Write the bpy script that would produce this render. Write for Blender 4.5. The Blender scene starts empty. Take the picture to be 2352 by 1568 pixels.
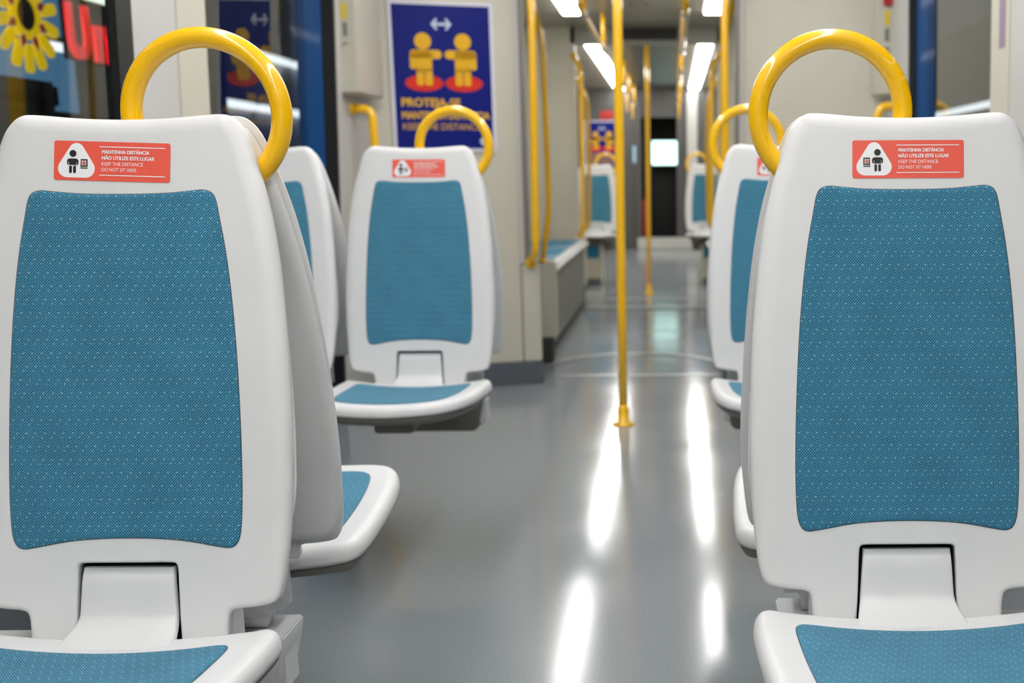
import bpy, bmesh, math, random
from mathutils import Vector, Matrix
from mathutils.geometry import tessellate_polygon
random.seed(7)
pi = math.pi
scene = bpy.context.scene
COL = scene.collection

# ------------------------------------------------------------------ camera
FPX, PX, PY, W, H = 2500.0, 1560.0, 859.0, 2352.0, 1568.0
PITCH, ROLL, YAW = math.radians(10.5), math.radians(0.3), math.radians(0.27)
fw = Vector((math.sin(YAW)*math.cos(PITCH), math.cos(YAW)*math.cos(PITCH), -math.sin(PITCH)))
rt = Vector((math.cos(YAW), -math.sin(YAW), 0)); up = rt.cross(fw)
r2 = rt*math.cos(ROLL) - up*math.sin(ROLL); u2 = rt*math.sin(ROLL) + up*math.cos(ROLL)
cam = bpy.data.cameras.new('camera'); cam_o = bpy.data.objects.new('camera', cam); COL.objects.link(cam_o)
cam_o.matrix_world = Matrix(((r2.x, u2.x, -fw.x, .205), (r2.y, u2.y, -fw.y, 0), (r2.z, u2.z, -fw.z, 1.04), (0, 0, 0, 1)))
cam.sensor_width = 36; cam.lens = 36*FPX/W
cam.shift_x = (W/2-PX)/W; cam.shift_y = (PY-H/2)/W
cam.clip_start = .02; cam.clip_end = 100
cam.dof.use_dof = True; cam.dof.focus_distance = 1.46; cam.dof.aperture_fstop = 4.4
scene.camera = cam_o

# ------------------------------------------------------------------ world and exposure
w = bpy.data.worlds.new('world'); scene.world = w; w.use_nodes = True
w.node_tree.nodes['Background'].inputs[0].default_value = (.55, .6, .7, 1)
w.node_tree.nodes['Background'].inputs[1].default_value = .05
vs = scene.view_settings
vs.view_transform = 'Standard'; vs.look = 'None'; vs.gamma = 1; vs.use_curve_mapping = False; vs.exposure = 0.4
LAMP = 14.0          # emission of the tram's ceiling strips
TUBE = 1.3           # emission of the station's tube lamps

# ------------------------------------------------------------------ materials
def srgb(r, g, b):
    f = lambda c: (c/255/12.92) if c/255 <= .04045 else ((c/255+.055)/1.055)**2.4
    return (f(r), f(g), f(b), 1)
def mat(name, col, rough=.5, metal=0, spec=.5, coat=0, emit=None, es=0, bump=0, bscale=200, mott=0, mscale=30):
    m = bpy.data.materials.new(name); m.use_nodes = True; nt = m.node_tree; b = nt.nodes['Principled BSDF']
    b.inputs['Base Color'].default_value = col; b.inputs['Roughness'].default_value = rough
    b.inputs['Metallic'].default_value = metal; b.inputs['Specular IOR Level'].default_value = spec
    b.inputs['Coat Weight'].default_value = coat; b.inputs['Coat Roughness'].default_value = .04
    if emit: b.inputs['Emission Color'].default_value = emit; b.inputs['Emission Strength'].default_value = es
    if bump or mott:
        tc = nt.nodes.new('ShaderNodeTexCoord')
    if bump:
        n = nt.nodes.new('ShaderNodeTexNoise'); n.inputs['Scale'].default_value = bscale; n.inputs['Detail'].default_value = 3
        bp = nt.nodes.new('ShaderNodeBump'); bp.inputs['Strength'].default_value = bump; bp.inputs['Distance'].default_value = .002
        nt.links.new(tc.outputs['Object'], n.inputs['Vector']); nt.links.new(n.outputs['Fac'], bp.inputs['Height'])
        nt.links.new(bp.outputs[0], b.inputs['Normal'])
    if mott:
        n2 = nt.nodes.new('ShaderNodeTexNoise'); n2.inputs['Scale'].default_value = mscale; n2.inputs['Detail'].default_value = 5
        mr = nt.nodes.new('ShaderNodeMapRange'); mr.inputs[1].default_value = .3; mr.inputs[2].default_value = .7
        mr.inputs[3].default_value = 1-mott; mr.inputs[4].default_value = 1+mott*.3
        mx = nt.nodes.new('ShaderNodeMix'); mx.data_type = 'RGBA'; mx.blend_type = 'MULTIPLY'; mx.inputs[0].default_value = 1
        mx.inputs[6].default_value = col
        nt.links.new(tc.outputs['Object'], n2.inputs['Vector']); nt.links.new(n2.outputs['Fac'], mr.inputs[0])
        nt.links.new(mr.outputs[0], mx.inputs[7]); nt.links.new(mx.outputs[2], b.inputs['Base Color'])
    return m
def glass_mat(name, tint, ior=1.5):
    m = bpy.data.materials.new(name); m.use_nodes = True; nt = m.node_tree
    nt.nodes.remove(nt.nodes['Principled BSDF']); out = nt.nodes['Material Output']
    tr = nt.nodes.new('ShaderNodeBsdfTransparent'); tr.inputs[0].default_value = tint
    gl = nt.nodes.new('ShaderNodeBsdfGlossy'); gl.inputs['Roughness'].default_value = .01; gl.inputs[0].default_value = (.95, .97, 1, 1)
    fr = nt.nodes.new('ShaderNodeFresnel'); fr.inputs[0].default_value = ior
    mx = nt.nodes.new('ShaderNodeMixShader')
    ge = nt.nodes.new('ShaderNodeNewGeometry'); k1 = nt.nodes.new('ShaderNodeMath'); k1.operation = 'SUBTRACT'; k1.inputs[0].default_value = 1.35
    k3 = nt.nodes.new('ShaderNodeMath'); k3.operation = 'MULTIPLY'; k3.inputs[1].default_value = 1.35
    k2 = nt.nodes.new('ShaderNodeMath'); k2.operation = 'MULTIPLY'; k2.use_clamp = True      # both faces of a thin pane reflect: more than one face alone
    nt.links.new(ge.outputs['Backfacing'], k3.inputs[0]); nt.links.new(k3.outputs[0], k1.inputs[1]); nt.links.new(k1.outputs[0], k2.inputs[0]); nt.links.new(fr.outputs[0], k2.inputs[1])
    nt.links.new(k2.outputs[0], mx.inputs[0]); nt.links.new(tr.outputs[0], mx.inputs[1]); nt.links.new(gl.outputs[0], mx.inputs[2])
    nt.links.new(mx.outputs[0], out.inputs[0])
    return m
def fabric_mat():
    m = bpy.data.materials.new('blue_woven_fabric'); m.use_nodes = True; nt = m.node_tree; b = nt.nodes['Principled BSDF']
    N = nt.nodes.new; L = nt.links.new
    def M(op, a, c=None, d=None):
        n = N('ShaderNodeMath'); n.operation = op
        for i, v in enumerate((a, c, d)):
            if v is None: continue
            if isinstance(v, (int, float)): n.inputs[i].default_value = v
            else: L(v, n.inputs[i])
        return n.outputs[0]
    uv = N('ShaderNodeUVMap'); uv.uv_map = 'UVMap'
    sp = N('ShaderNodeSeparateXYZ'); L(uv.outputs[0], sp.inputs[0]); x, y = sp.outputs[0], sp.outputs[1]
    nz = N('ShaderNodeTexNoise'); nz.inputs['Scale'].default_value = 900; nz.inputs['Detail'].default_value = 1; L(uv.outputs[0], nz.inputs['Vector'])
    nb = N('ShaderNodeTexNoise'); nb.inputs['Scale'].default_value = 14; nb.inputs['Detail'].default_value = 3; L(uv.outputs[0], nb.inputs['Vector'])
    # twill: dark diagonals crossed by a finer horizontal stitch
    dg = M('SINE', M('MULTIPLY', M('SUBTRACT', x, M('MULTIPLY', y, .95)), 2*pi/.0036))
    hz = M('SINE', M('MULTIPLY', M('ADD', y, M('MULTIPLY', x, .25)), 2*pi/.0021))
    vt = M('SINE', M('MULTIPLY', x, 2*pi/.0024))
    v = M('ADD', M('MULTIPLY', dg, .34), M('ADD', M('MULTIPLY', hz, .24), M('MULTIPLY', vt, .13)))
    v = M('ADD', M('ADD', v, .5), M('MULTIPLY', M('SUBTRACT', nz.outputs['Fac'], .5), 1.2))
    rp = N('ShaderNodeValToRGB'); L(v, rp.inputs[0])
    e = rp.color_ramp.elements
    e[0].position = .08; e[0].color = srgb(6, 54, 80); e[1].position = .95; e[1].color = srgb(106, 178, 206)
    k = e.new(.5); k.color = srgb(47, 120, 154)
    # rows of pale dashes and dots
    def dots(y0, shift, rx, ry):
        t = M('DIVIDE', M('ADD', y, 10+y0), .0172); row = M('FLOOR', t); fy = M('SUBTRACT', M('FRACT', t), .5)
        s = M('ADD', M('DIVIDE', M('ADD', x, 10), .012), M('ADD', M('MULTIPLY', row, .37), shift))
        fx = M('SUBTRACT', M('FRACT', s), .5)
        a = M('DIVIDE', M('MULTIPLY', fx, .012), rx); c = M('DIVIDE', M('MULTIPLY', fy, .0172), ry)
        r = M('ADD', M('MULTIPLY', a, a), M('MULTIPLY', c, c))
        return M('LESS_THAN', r, 1)
    dm = M('MAXIMUM', dots(0, 0, .0014, .0007), dots(.0055, .32, .0008, .0008))
    mx = N('ShaderNodeMix'); mx.data_type = 'RGBA'; L(M('MULTIPLY', dm, M('ADD', M('MULTIPLY', nz.outputs['Fac'], .8), .2)), mx.inputs[0]); L(rp.outputs[0], mx.inputs[6]); mx.inputs[7].default_value = srgb(196, 214, 196)
    m2 = N('ShaderNodeMix'); m2.data_type = 'RGBA'; m2.blend_type = 'MULTIPLY'; m2.inputs[0].default_value = 1
    mr = N('ShaderNodeMapRange'); L(nb.outputs['Fac'], mr.inputs[0]); mr.inputs[1].default_value = .3; mr.inputs[2].default_value = .7; mr.inputs[3].default_value = .9; mr.inputs[4].default_value = 1.06
    L(mx.outputs[2], m2.inputs[6]); L(mr.outputs[0], m2.inputs[7]); L(m2.outputs[2], b.inputs['Base Color'])
    bp = N('ShaderNodeBump'); bp.inputs['Strength'].default_value = .35; bp.inputs['Distance'].default_value = .0006; L(v, bp.inputs['Height']); L(bp.outputs[0], b.inputs['Normal'])
    b.inputs['Roughness'].default_value = .85; b.inputs['Specular IOR Level'].default_value = .15
    b.inputs['Sheen Weight'].default_value = .15
    return m
def floor_mat():
    m = mat('grey_floor', srgb(120, 124, 127), .17, spec=.55)
    nt = m.node_tree; b = nt.nodes['Principled BSDF']; N = nt.nodes.new; L = nt.links.new
    tc = N('ShaderNodeTexCoord')
    n1 = N('ShaderNodeTexNoise'); n1.inputs['Scale'].default_value = 260; n1.inputs['Detail'].default_value = 2
    n2 = N('ShaderNodeTexNoise'); n2.inputs['Scale'].default_value = 3; n2.inputs['Detail'].default_value = 6
    for n in (n1, n2): L(tc.outputs['Object'], n.inputs['Vector'])
    rp = N('ShaderNodeValToRGB'); e = rp.color_ramp.elements
    e[0].position = .3; e[0].color = srgb(124, 130, 135); e[1].position = .7; e[1].color = srgb(146, 152, 157)
    L(n1.outputs['Fac'], rp.inputs[0]); L(rp.outputs[0], b.inputs['Base Color'])
    mr = N('ShaderNodeMapRange'); mr.inputs[1].default_value = .3; mr.inputs[2].default_value = .7; mr.inputs[3].default_value = .10; mr.inputs[4].default_value = .16
    L(n2.outputs['Fac'], mr.inputs[0]); L(mr.outputs[0], b.inputs['Roughness'])
    return m
M_ = dict(
    plastic=mat('white_seat_plastic', srgb(222, 222, 223), .36, spec=.45, bump=.05, bscale=900, mott=.03, mscale=12),
    tray=mat('grey_shaded_underside', srgb(112, 110, 104), .5),  # grey underside, colour darkened to stand in for the shade beneath the cushion
    bracket=mat('light_grey_bracket', srgb(200, 202, 203), .35),
    fabric=fabric_mat(), seam=mat('dark_seam', srgb(66, 74, 78), .7), black=mat('black_gap', srgb(14, 14, 14), .6),
    yellow=mat('yellow_paint', srgb(255, 197, 0), .34, spec=.4, coat=.9),
    beige=mat('beige_panel', srgb(202, 198, 182), .42, bump=.03, bscale=500, mott=.03, mscale=6),
    beige2=mat('pale_grey_panel', srgb(196, 195, 192), .42, mott=.03, mscale=6),
    ceil=mat('ceiling_panel', srgb(150, 148, 138), .35), ceil2=mat('ceiling_grey_panel', srgb(84, 85, 86), .42),
    floor=floor_mat(), kick=mat('grey_kick_strip', srgb(92, 99, 106), .3, mott=.05), rubber=mat('black_rubber', srgb(16, 16, 18), .5),
    bellow=mat('dark_bellows', srgb(58, 58, 55), .7), grey=mat('grey_side_panel', srgb(128, 128, 122), .4),
    bulk=mat('bulkhead_grey', srgb(84, 82, 81), .4), cab=mat('cab_black', srgb(10, 10, 12), .4),
    blue=mat('blue_door_paint', srgb(0, 78, 142), .3, coat=.3), glass=glass_mat('window_glass', (.82, .86, .88, 1)),
    red=mat('sticker_red', srgb(238, 92, 74), .45), white=mat('print_white', srgb(240, 241, 244), .5), ink=mat('print_black', srgb(24, 24, 22), .5),
    xred=mat('print_cross_red', srgb(228, 96, 90), .5), pblue=mat('poster_blue', srgb(6, 24, 118), .45, spec=.15), pyel=mat('poster_yellow', srgb(232, 178, 30), .45, spec=.2),
    pred=mat('poster_red', srgb(218, 48, 32), .45, spec=.2), pframe=mat('poster_frame_white', srgb(216, 216, 226), .4), pgrey=mat('poster_print_pale', srgb(196, 206, 226), .5),
    metal=mat('worn_metal', srgb(196, 196, 192), .28, metal=.7), label=mat('lilac_label', srgb(150, 130, 150), .5), yellab=mat('yellow_label', srgb(226, 196, 60), .5),
    lamp=mat('lamp_diffuser', (1, 1, 1, 1), .5, emit=(1, .985, .965, 1), es=LAMP), tube=mat('tube_lamp_glow', (1, 1, 1, 1), .5, emit=(.95, .98, 1, 1), es=TUBE),
    tubeg=mat('tube_lamp_green_glow', (1, 1, 1, 1), .5, emit=(.85, 1, .75, 1), es=TUBE),
    screen=mat('lit_screen', (1, 1, 1, 1), .5, emit=(.62, 1, .92, 1), es=2.0), screenb=mat('lit_screen_blue', (.2, .3, .4, 1), .5, emit=(.3, .5, .62, 1), es=.55),
    signred=mat('sign_letter_red', srgb(226, 34, 48), .4, emit=srgb(226, 30, 44), es=.75), signyel=mat('sign_yellow', srgb(238, 200, 10), .4, emit=srgb(238, 196, 8), es=.62),
    signdark=mat('sign_dark_red', srgb(150, 32, 42), .4, emit=srgb(150, 32, 42), es=.4), signpink=mat('sign_pale_edge', srgb(214, 170, 150), .4, emit=srgb(214, 170, 150), es=.4),
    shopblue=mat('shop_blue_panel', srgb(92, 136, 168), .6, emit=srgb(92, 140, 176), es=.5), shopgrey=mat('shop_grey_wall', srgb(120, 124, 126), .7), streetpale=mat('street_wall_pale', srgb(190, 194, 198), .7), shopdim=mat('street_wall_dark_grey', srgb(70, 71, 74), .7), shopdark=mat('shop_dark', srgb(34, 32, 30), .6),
    house=mat('lamp_housing', srgb(170, 168, 160), .4), stone=mat('platform_grey', srgb(110, 110, 108), .8, mott=.1), redlab=mat('red_label', srgb(180, 40, 36), .5),
)

# ------------------------------------------------------------------ mesh helpers
def link(name, me, m, parent=None, smooth=False):
    o = bpy.data.objects.new(name, me); COL.objects.link(o)
    if m: me.materials.append(M_[m] if isinstance(m, str) else m)
    if smooth:
        for p in me.polygons: p.use_smooth = True
    if parent: o.parent = parent
    return o
def from_py(name, v, f, m, parent=None, smooth=False):
    me = bpy.data.meshes.new(name); me.from_pydata([tuple(p) for p in v], [], f); me.validate(); me.update()
    return link(name, me, m, parent, smooth)
def tag(o, label=None, cat=None, group=None, kind=None):
    if label: o['label'] = label
    if cat: o['category'] = cat
    if group: o['group'] = group
    if kind: o['kind'] = kind
    return o
def empty(name, loc=(0, 0, 0), rz=0):
    o = bpy.data.objects.new(name, None); COL.objects.link(o); o.location = loc; o.rotation_euler = (0, 0, rz); o.empty_display_size = .1
    return o
def add_box(bm, x0, x1, y0, y1, z0, z1):
    vs_ = [bm.verts.new((x, y, z)) for x in (x0, x1) for y in (y0, y1) for z in (z0, z1)]
    for q in ((0, 1, 3, 2), (4, 6, 7, 5), (0, 4, 5, 1), (2, 3, 7, 6), (0, 2, 6, 4), (1, 5, 7, 3)): bm.faces.new([vs_[i] for i in q])
def bm_obj(name, bm, m, parent=None, bev=0, seg=2, smooth=False):
    if bev >= .02: seg, smooth = 5, True
    bmesh.ops.recalc_face_normals(bm, faces=bm.faces)
    if bev: bmesh.ops.bevel(bm, geom=list(bm.edges), offset=bev, segments=seg, affect='EDGES', clamp_overlap=True)
    me = bpy.data.meshes.new(name); bm.to_mesh(me); bm.free()
    return link(name, me, m, parent, smooth)
def box(name, x0, x1, y0, y1, z0, z1, m, parent=None, bev=.004):
    bm = bmesh.new(); add_box(bm, min(x0, x1), max(x0, x1), min(y0, y1), max(y0, y1), min(z0, z1), max(z0, z1))
    return bm_obj(name, bm, m, parent, bev)
def boxes(name, lst, m, parent=None, bev=0):
    bm = bmesh.new()
    for b in lst: add_box(bm, *b)
    return bm_obj(name, bm, m, parent, bev)
def tube(name, pts, r, m, parent=None, seg=14, closed=False):
    P = [Vector(p) for p in pts]; n = len(P); v, f = [], []
    prev = None
    for i, p in enumerate(P):
        a = P[(i-1) % n] if (closed or i > 0) else p; b = P[(i+1) % n] if (closed or i < n-1) else p
        t = (b-a).normalized()
        if prev is None:
            s = t.cross(Vector((0, 1, 0)) if abs(t.y) < .9 else Vector((1, 0, 0))).normalized()
        else:
            s = (prev - t*prev.dot(t)).normalized()
        prev = s; q = t.cross(s)
        for k in range(seg):
            c = 2*pi*k/seg; v.append(p + s*(r*math.cos(c)) + q*(r*math.sin(c)))
    m_ = n if closed else n-1
    for i in range(m_):
        for k in range(seg):
            a, b = i*seg+k, i*seg+(k+1) % seg; c, d = ((i+1) % n)*seg+(k+1) % seg, ((i+1) % n)*seg+k
            f.append((a, b, c, d))
    if not closed:
        f.append(tuple(range(seg))[::-1]); f.append(tuple((n-1)*seg+k for k in range(seg)))
    bm = bmesh.new(); bv = [bm.verts.new(p) for p in v]
    for q in f: bm.faces.new([bv[i] for i in q])
    return bm_obj(name, bm, m, parent, smooth=True)
def fillet_path(pts, rad, n=7):
    P = [Vector(p) for p in pts]; out = [P[0]]
    for i in range(1, len(P)-1):
        a, b, c = P[i-1], P[i], P[i+1]
        r = min(rad, (a-b).length*.48, (c-b).length*.48)
        p0 = b+(a-b).normalized()*r; p1 = b+(c-b).normalized()*r
        for k in range(n+1):
            t = k/n; out.append(p0*(1-t)**2 + b*(2*t*(1-t)) + p1*t*t)
    out.append(P[-1]); return out
def lathe(name, prof, m, parent=None, seg=24, at=(0, 0, 0)):
    v, f = [], []; n = len(prof)
    for k in range(seg):
        a = 2*pi*k/seg
        for r, z in prof: v.append((at[0]+r*math.cos(a), at[1]+r*math.sin(a), at[2]+z))
    for k in range(seg):
        for i in range(n-1): f.append((k*n+i, ((k+1) % seg)*n+i, ((k+1) % seg)*n+i+1, k*n+i+1))
    f.append([k*n+n-1 for k in range(seg)]); f.append([k*n for k in range(seg)][::-1])
    return from_py(name, v, f, m, parent, True)
def chaikin(p, it=2):
    for _ in range(it):
        q = []
        for i in range(len(p)):
            a, b = p[i], p[(i+1) % len(p)]
            q += [(a[0]*.75+b[0]*.25, a[1]*.75+b[1]*.25), (a[0]*.25+b[0]*.75, a[1]*.25+b[1]*.75)]
        p = q
    return p
def mirror_half(h):   # half outline from top centre clockwise to bottom centre
    return h + [(-x, y) for x, y in reversed(h) if abs(x) > 1e-6]
def normals_in(p):
    n = len(p); area = sum(p[i][0]*p[(i+1) % n][1]-p[(i+1) % n][0]*p[i][1] for i in range(n)); s = 1 if area > 0 else -1
    out = []
    for i in range(n):
        a, b = p[i-1], p[(i+1) % n]; dx, dy = b[0]-a[0], b[1]-a[1]; l = math.hypot(dx, dy) or 1
        out.append((-dy/l*s, dx/l*s))
    return out
def safe_inset(p, nn):
    n = len(p); lim = [1.0]*n
    for i in range(n):
        a, b = nn[(i-2) % n], nn[(i+2) % n]; turn = math.atan2(a[0]*b[1]-a[1]*b[0], a[0]*b[0]+a[1]*b[1])
        l = sum(math.dist(p[(i+k) % n], p[(i+k+1) % n]) for k in range(-2, 2))
        area = sum(p[k][0]*p[(k+1) % n][1]-p[(k+1) % n][0]*p[k][1] for k in range(n)) if i == 0 else area
        if turn*(1 if area > 0 else -1) > 1e-4: lim[i] = .72*l/abs(turn)
    for _ in range(2): lim = [min(lim[(i+k) % n] for k in (-1, 0, 1)) for i in range(n)]
    lim = [min(x, .06) for x in lim]
    for _ in range(6): lim = [min(lim[i], (lim[i-1]+lim[i]+lim[(i+1) % n])/3) for i in range(n)]
    return lim
def plate(name, outline, fn, rings, m, parent=None, wfun=None, star=0, back=True):
    """rounded plate. rings: list of (inset factor, d) from the rear edge to the front face; fn(u,v,d)->point.
    star>0 fills the face by shrinking rings (curved faces), else by tessellation (flat faces)."""
    nn = normals_in(outline); n = len(outline); v, uv, f = [], [], []
    top = max(abs(r[0]) for r in rings) or 1
    cl = safe_inset(outline, nn)          # largest inset that does not fold over itself at tight corners
    for ins, d in rings:
        for i, (p, q) in enumerate(zip(outline, nn)):
            wv = min(wfun(p) if wfun else 1, cl[i]/top)
            a = (p[0]+q[0]*ins*wv, p[1]+q[1]*ins*wv)
            dd = d if not callable(d) else d(p)
            v.append(fn(a[0], a[1], dd)); uv.append(a)
    for r in range(len(rings)-1):
        for i in range(n):
            j = (i+1) % n; f.append((r*n+i, r*n+j, (r+1)*n+j, (r+1)*n+i))
    last = (len(rings)-1)*n; d = rings[-1][1]
    def tess(base, rev):
        poly = [Vector((uv[base+i][0], uv[base+i][1], 0)) for i in range(n)]
        for t in tessellate_polygon([poly]): f.append(tuple(base+i for i in t))
    if star:
        c = (sum(uv[last+i][0] for i in range(n))/n, (min(uv[last+i][1] for i in range(n))+max(uv[last+i][1] for i in range(n)))/2)
        base = last
        for k in range(1, star+1):
            s = 1-k/(star+1)
            for i in range(n):
                a = (c[0]+(uv[last+i][0]-c[0])*s, c[1]+(uv[last+i][1]-c[1])*s); v.append(fn(a[0], a[1], d)); uv.append(a)
            nb = len(v)-n
            for i in range(n): f.append((base+i, base+(i+1) % n, nb+(i+1) % n, nb+i))
            base = nb
        v.append(fn(c[0], c[1], d)); uv.append(c)
        for i in range(n): f.append((base+i, base+(i+1) % n, len(v)-1))
    else: tess(last, False)
    if back: tess(0, True)
    bm = bmesh.new(); bv = [bm.verts.new(p) for p in v]; ul = bm.loops.layers.uv.new('UVMap')
    for q in f:
        try: fc = bm.faces.new([bv[i] for i in q])
        except ValueError: continue
        for lp, i in zip(fc.loops, q): lp[ul].uv = uv[i]
    return bm_obj(name, bm, m, parent, smooth=True)
def flat(name, polys, fn, m, parent=None, thick=0):
    """flat print pieces: list of 2-D polygons mapped by fn(x,y)"""
    v, f = [], []
    for p in polys:
        b = len(v); v += [fn(x, y) for x, y in p]
        for t in tessellate_polygon([[Vector((x, y, 0)) for x, y in p]]): f.append(tuple(b+i for i in t))
    return from_py(name, v, f, m, parent)
def circ(cx, cy, r, n=20, ry=None, a0=0, a1=2*pi):
    ry = ry or r; k = n if a1-a0 > 6.2 else n+1
    return [(cx+r*math.cos(a0+(a1-a0)*i/n), cy+ry*math.sin(a0+(a1-a0)*i/n)) for i in range(k)]
def rrect(x0, x1, y0, y1, r, n=4):
    r = min(r, (x1-x0)/2, (y1-y0)/2); out = []
    for cx, cy, a in ((x1-r, y1-r, 0), (x0+r, y1-r, pi/2), (x0+r, y0+r, pi), (x1-r, y0+r, 1.5*pi)):
        out += [(cx+r*math.cos(a+pi/2*i/n), cy+r*math.sin(a+pi/2*i/n)) for i in range(n+1)]
    return out
def hull(pts):
    pts = sorted(set(pts)); cr = lambda o, a, b: (a[0]-o[0])*(b[1]-o[1])-(a[1]-o[1])*(b[0]-o[0])
    lo, hi = [], []
    for p in pts:
        while len(lo) > 1 and cr(lo[-2], lo[-1], p) <= 0: lo.pop()
        lo.append(p)
    for p in reversed(pts):
        while len(hi) > 1 and cr(hi[-2], hi[-1], p) <= 0: hi.pop()
        hi.append(p)
    return lo[:-1]+hi[:-1]
_tc = {}
def text_geo(s, off=0.0, ext=0.0):
    """2-D glyph triangles of a line, normalised so that the capital height is 1 and x starts at 0; (verts, faces, width)"""
    key = (s, off, ext)
    if key in _tc: return _tc[key]
    def ev(t):
        c = bpy.data.curves.new('t', 'FONT'); c.body = t; c.size = 1; c.resolution_u = 3; c.offset = off; c.extrude = ext
        o = bpy.data.objects.new('t', c); COL.objects.link(o)
        dg = bpy.context.evaluated_depsgraph_get(); dg.update()
        me = bpy.data.meshes.new_from_object(o.evaluated_get(dg))
        v = [tuple(p.co) for p in me.vertices]; f = [tuple(p.vertices) for p in me.polygons]
        bpy.data.objects.remove(o); bpy.data.curves.remove(c); bpy.data.meshes.remove(me)
        return v, f
    hv, _ = ev('H'); ch = max(p[1] for p in hv)
    v, f = ev(s); x0 = min(p[0] for p in v)
    v = [((p[0]-x0)/ch, p[1]/ch, p[2]) for p in v]; wd = max(p[0] for p in v)
    _tc[key] = (v, f, wd); return _tc[key]
def text_obj(name, lines, fn, m, parent=None):
    """lines: (string, x, baseline y, cap height, target width, weight)"""
    V, Fc = [], []
    for s, x, y, ch, tw, off in lines:
        v, f, wd = text_geo(s); k = tw/(wd+2*off)
        for li, (ox, oy) in enumerate(((0, 0), (off, 0), (-off, 0), (0, off*.6), (0, -off*.6)) if off > 0 else ((0, 0),)):     # heavier weight: strokes laid side by side
            b = len(V); V += [fn(x+(p[0]+ox+max(0, off))*k, y+(p[1]+oy)*ch, li*.00005) for p in v]; Fc += [tuple(b+i for i in q) for q in f]
    return from_py(name, V, Fc, m, parent)
def copy_tree(o, parent=None):
    c = o.copy(); COL.objects.link(c)
    if parent: c.parent = parent
    for ch in list(o.children): copy_tree(ch, c)
    return c
_n = [0]

# ------------------------------------------------------------------ the setting
LEAN = .03
def xw(z, s, out=0): return s*(1.2 - LEAN*(z-1.1) + out)
def wall_piece(bm, s, y0, y1, z0, z1, o0=0, o1=.08):
    pts = []
    for z in (z0, z1):
        for o in (o0, o1):
            for y in (y0, y1): pts.append(bm.verts.new((xw(z, s, o), y, z)))
    for q in ((0, 1, 3, 2), (4, 6, 7, 5), (0, 4, 5, 1), (2, 3, 7, 6), (0, 2, 6, 4), (1, 5, 7, 3)): bm.faces.new([pts[i] for i in q])
def wall_obj(name, s, lst, m, parent=None, bev=0):
    bm = bmesh.new()
    for a in lst: wall_piece(bm, s, *a)
    return bm_obj(name, bm, m, parent, bev)

flo = box('floor', -1.35, 1.35, -4.2, 16.9, -.08, 0, 'floor', bev=0); tag(flo, kind='structure')
def trim(name, o): tag(o, kind='structure'); return o
trim('trim_1', box('trim_1', -.47, .47, 5.575, 5.60, 0, .003, 'metal', bev=.001))
# turntable ring of the first joint
def arc_strip(name, cy, R0, R1, a0, a1, m, z=.003, n=40):
    v, f = [], []
    for i in range(n+1):
        a = a0+(a1-a0)*i/n
        for r in (R0, R1): v.append((r*math.cos(a), cy+r*math.sin(a), z))
        for r in (R0, R1): v.append((r*math.cos(a), cy+r*math.sin(a), 0))
    for i in range(n):
        b = i*4; f += [(b, b+1, b+5, b+4), (b+1, b+3, b+7, b+5), (b+2, b, b+4, b+6)]
    return trim(name, from_py(name, v, f, m))
arc_strip('trim_2', 5.78, .485, .505, .12, pi-.12, 'metal')
arc_strip('trim_3', 5.78, .45, .462, .12, pi-.12, 'kick')
trim('trim_4', box('trim_4', -.5, .5, 8.50, 8.53, 0, .003, 'metal', bev=.001))
trim('trim_5', box('trim_5', -.5, .5, 8.33, 8.40, 0, .002, 'bellow', bev=.001))
trim('trim_6', box('trim_6', -.5, .5, 9.10, 9.13, 0, .003, 'metal', bev=.001))

# ceilings: one shell with a darker glossy middle panel
ce = boxes('ceiling', [(-1.25, 1.25, -4.2, 5.45, 2.16, 2.22), (-1.25, 1.25, 5.95, 8.95, 2.16, 2.22), (-1.25, 1.25, 9.1, 16.9, 2.16, 2.22), (-.75, .75, 5.4, 6.0, 2.2, 2.25), (-.75, .75, 8.9, 9.15, 2.2, 2.25)], 'ceil'); tag(ce, kind='structure')
for y0, y1 in ((-4, 5.2), (6.1, 8.3), (9.3, 15.15)):
    p = box('ceiling_panel', -.31, .31, y0, y1, 2.145, 2.165, 'ceil2' if y0 > 9 else 'ceil', ce, .004)
for x in (-.07, .03): lathe('ceiling_screw', [(0.001, 0), (.012, 0), (.012, .004), (.001, .006)], 'rubber', ce, 12, (x, 7.6, 2.139))

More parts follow.
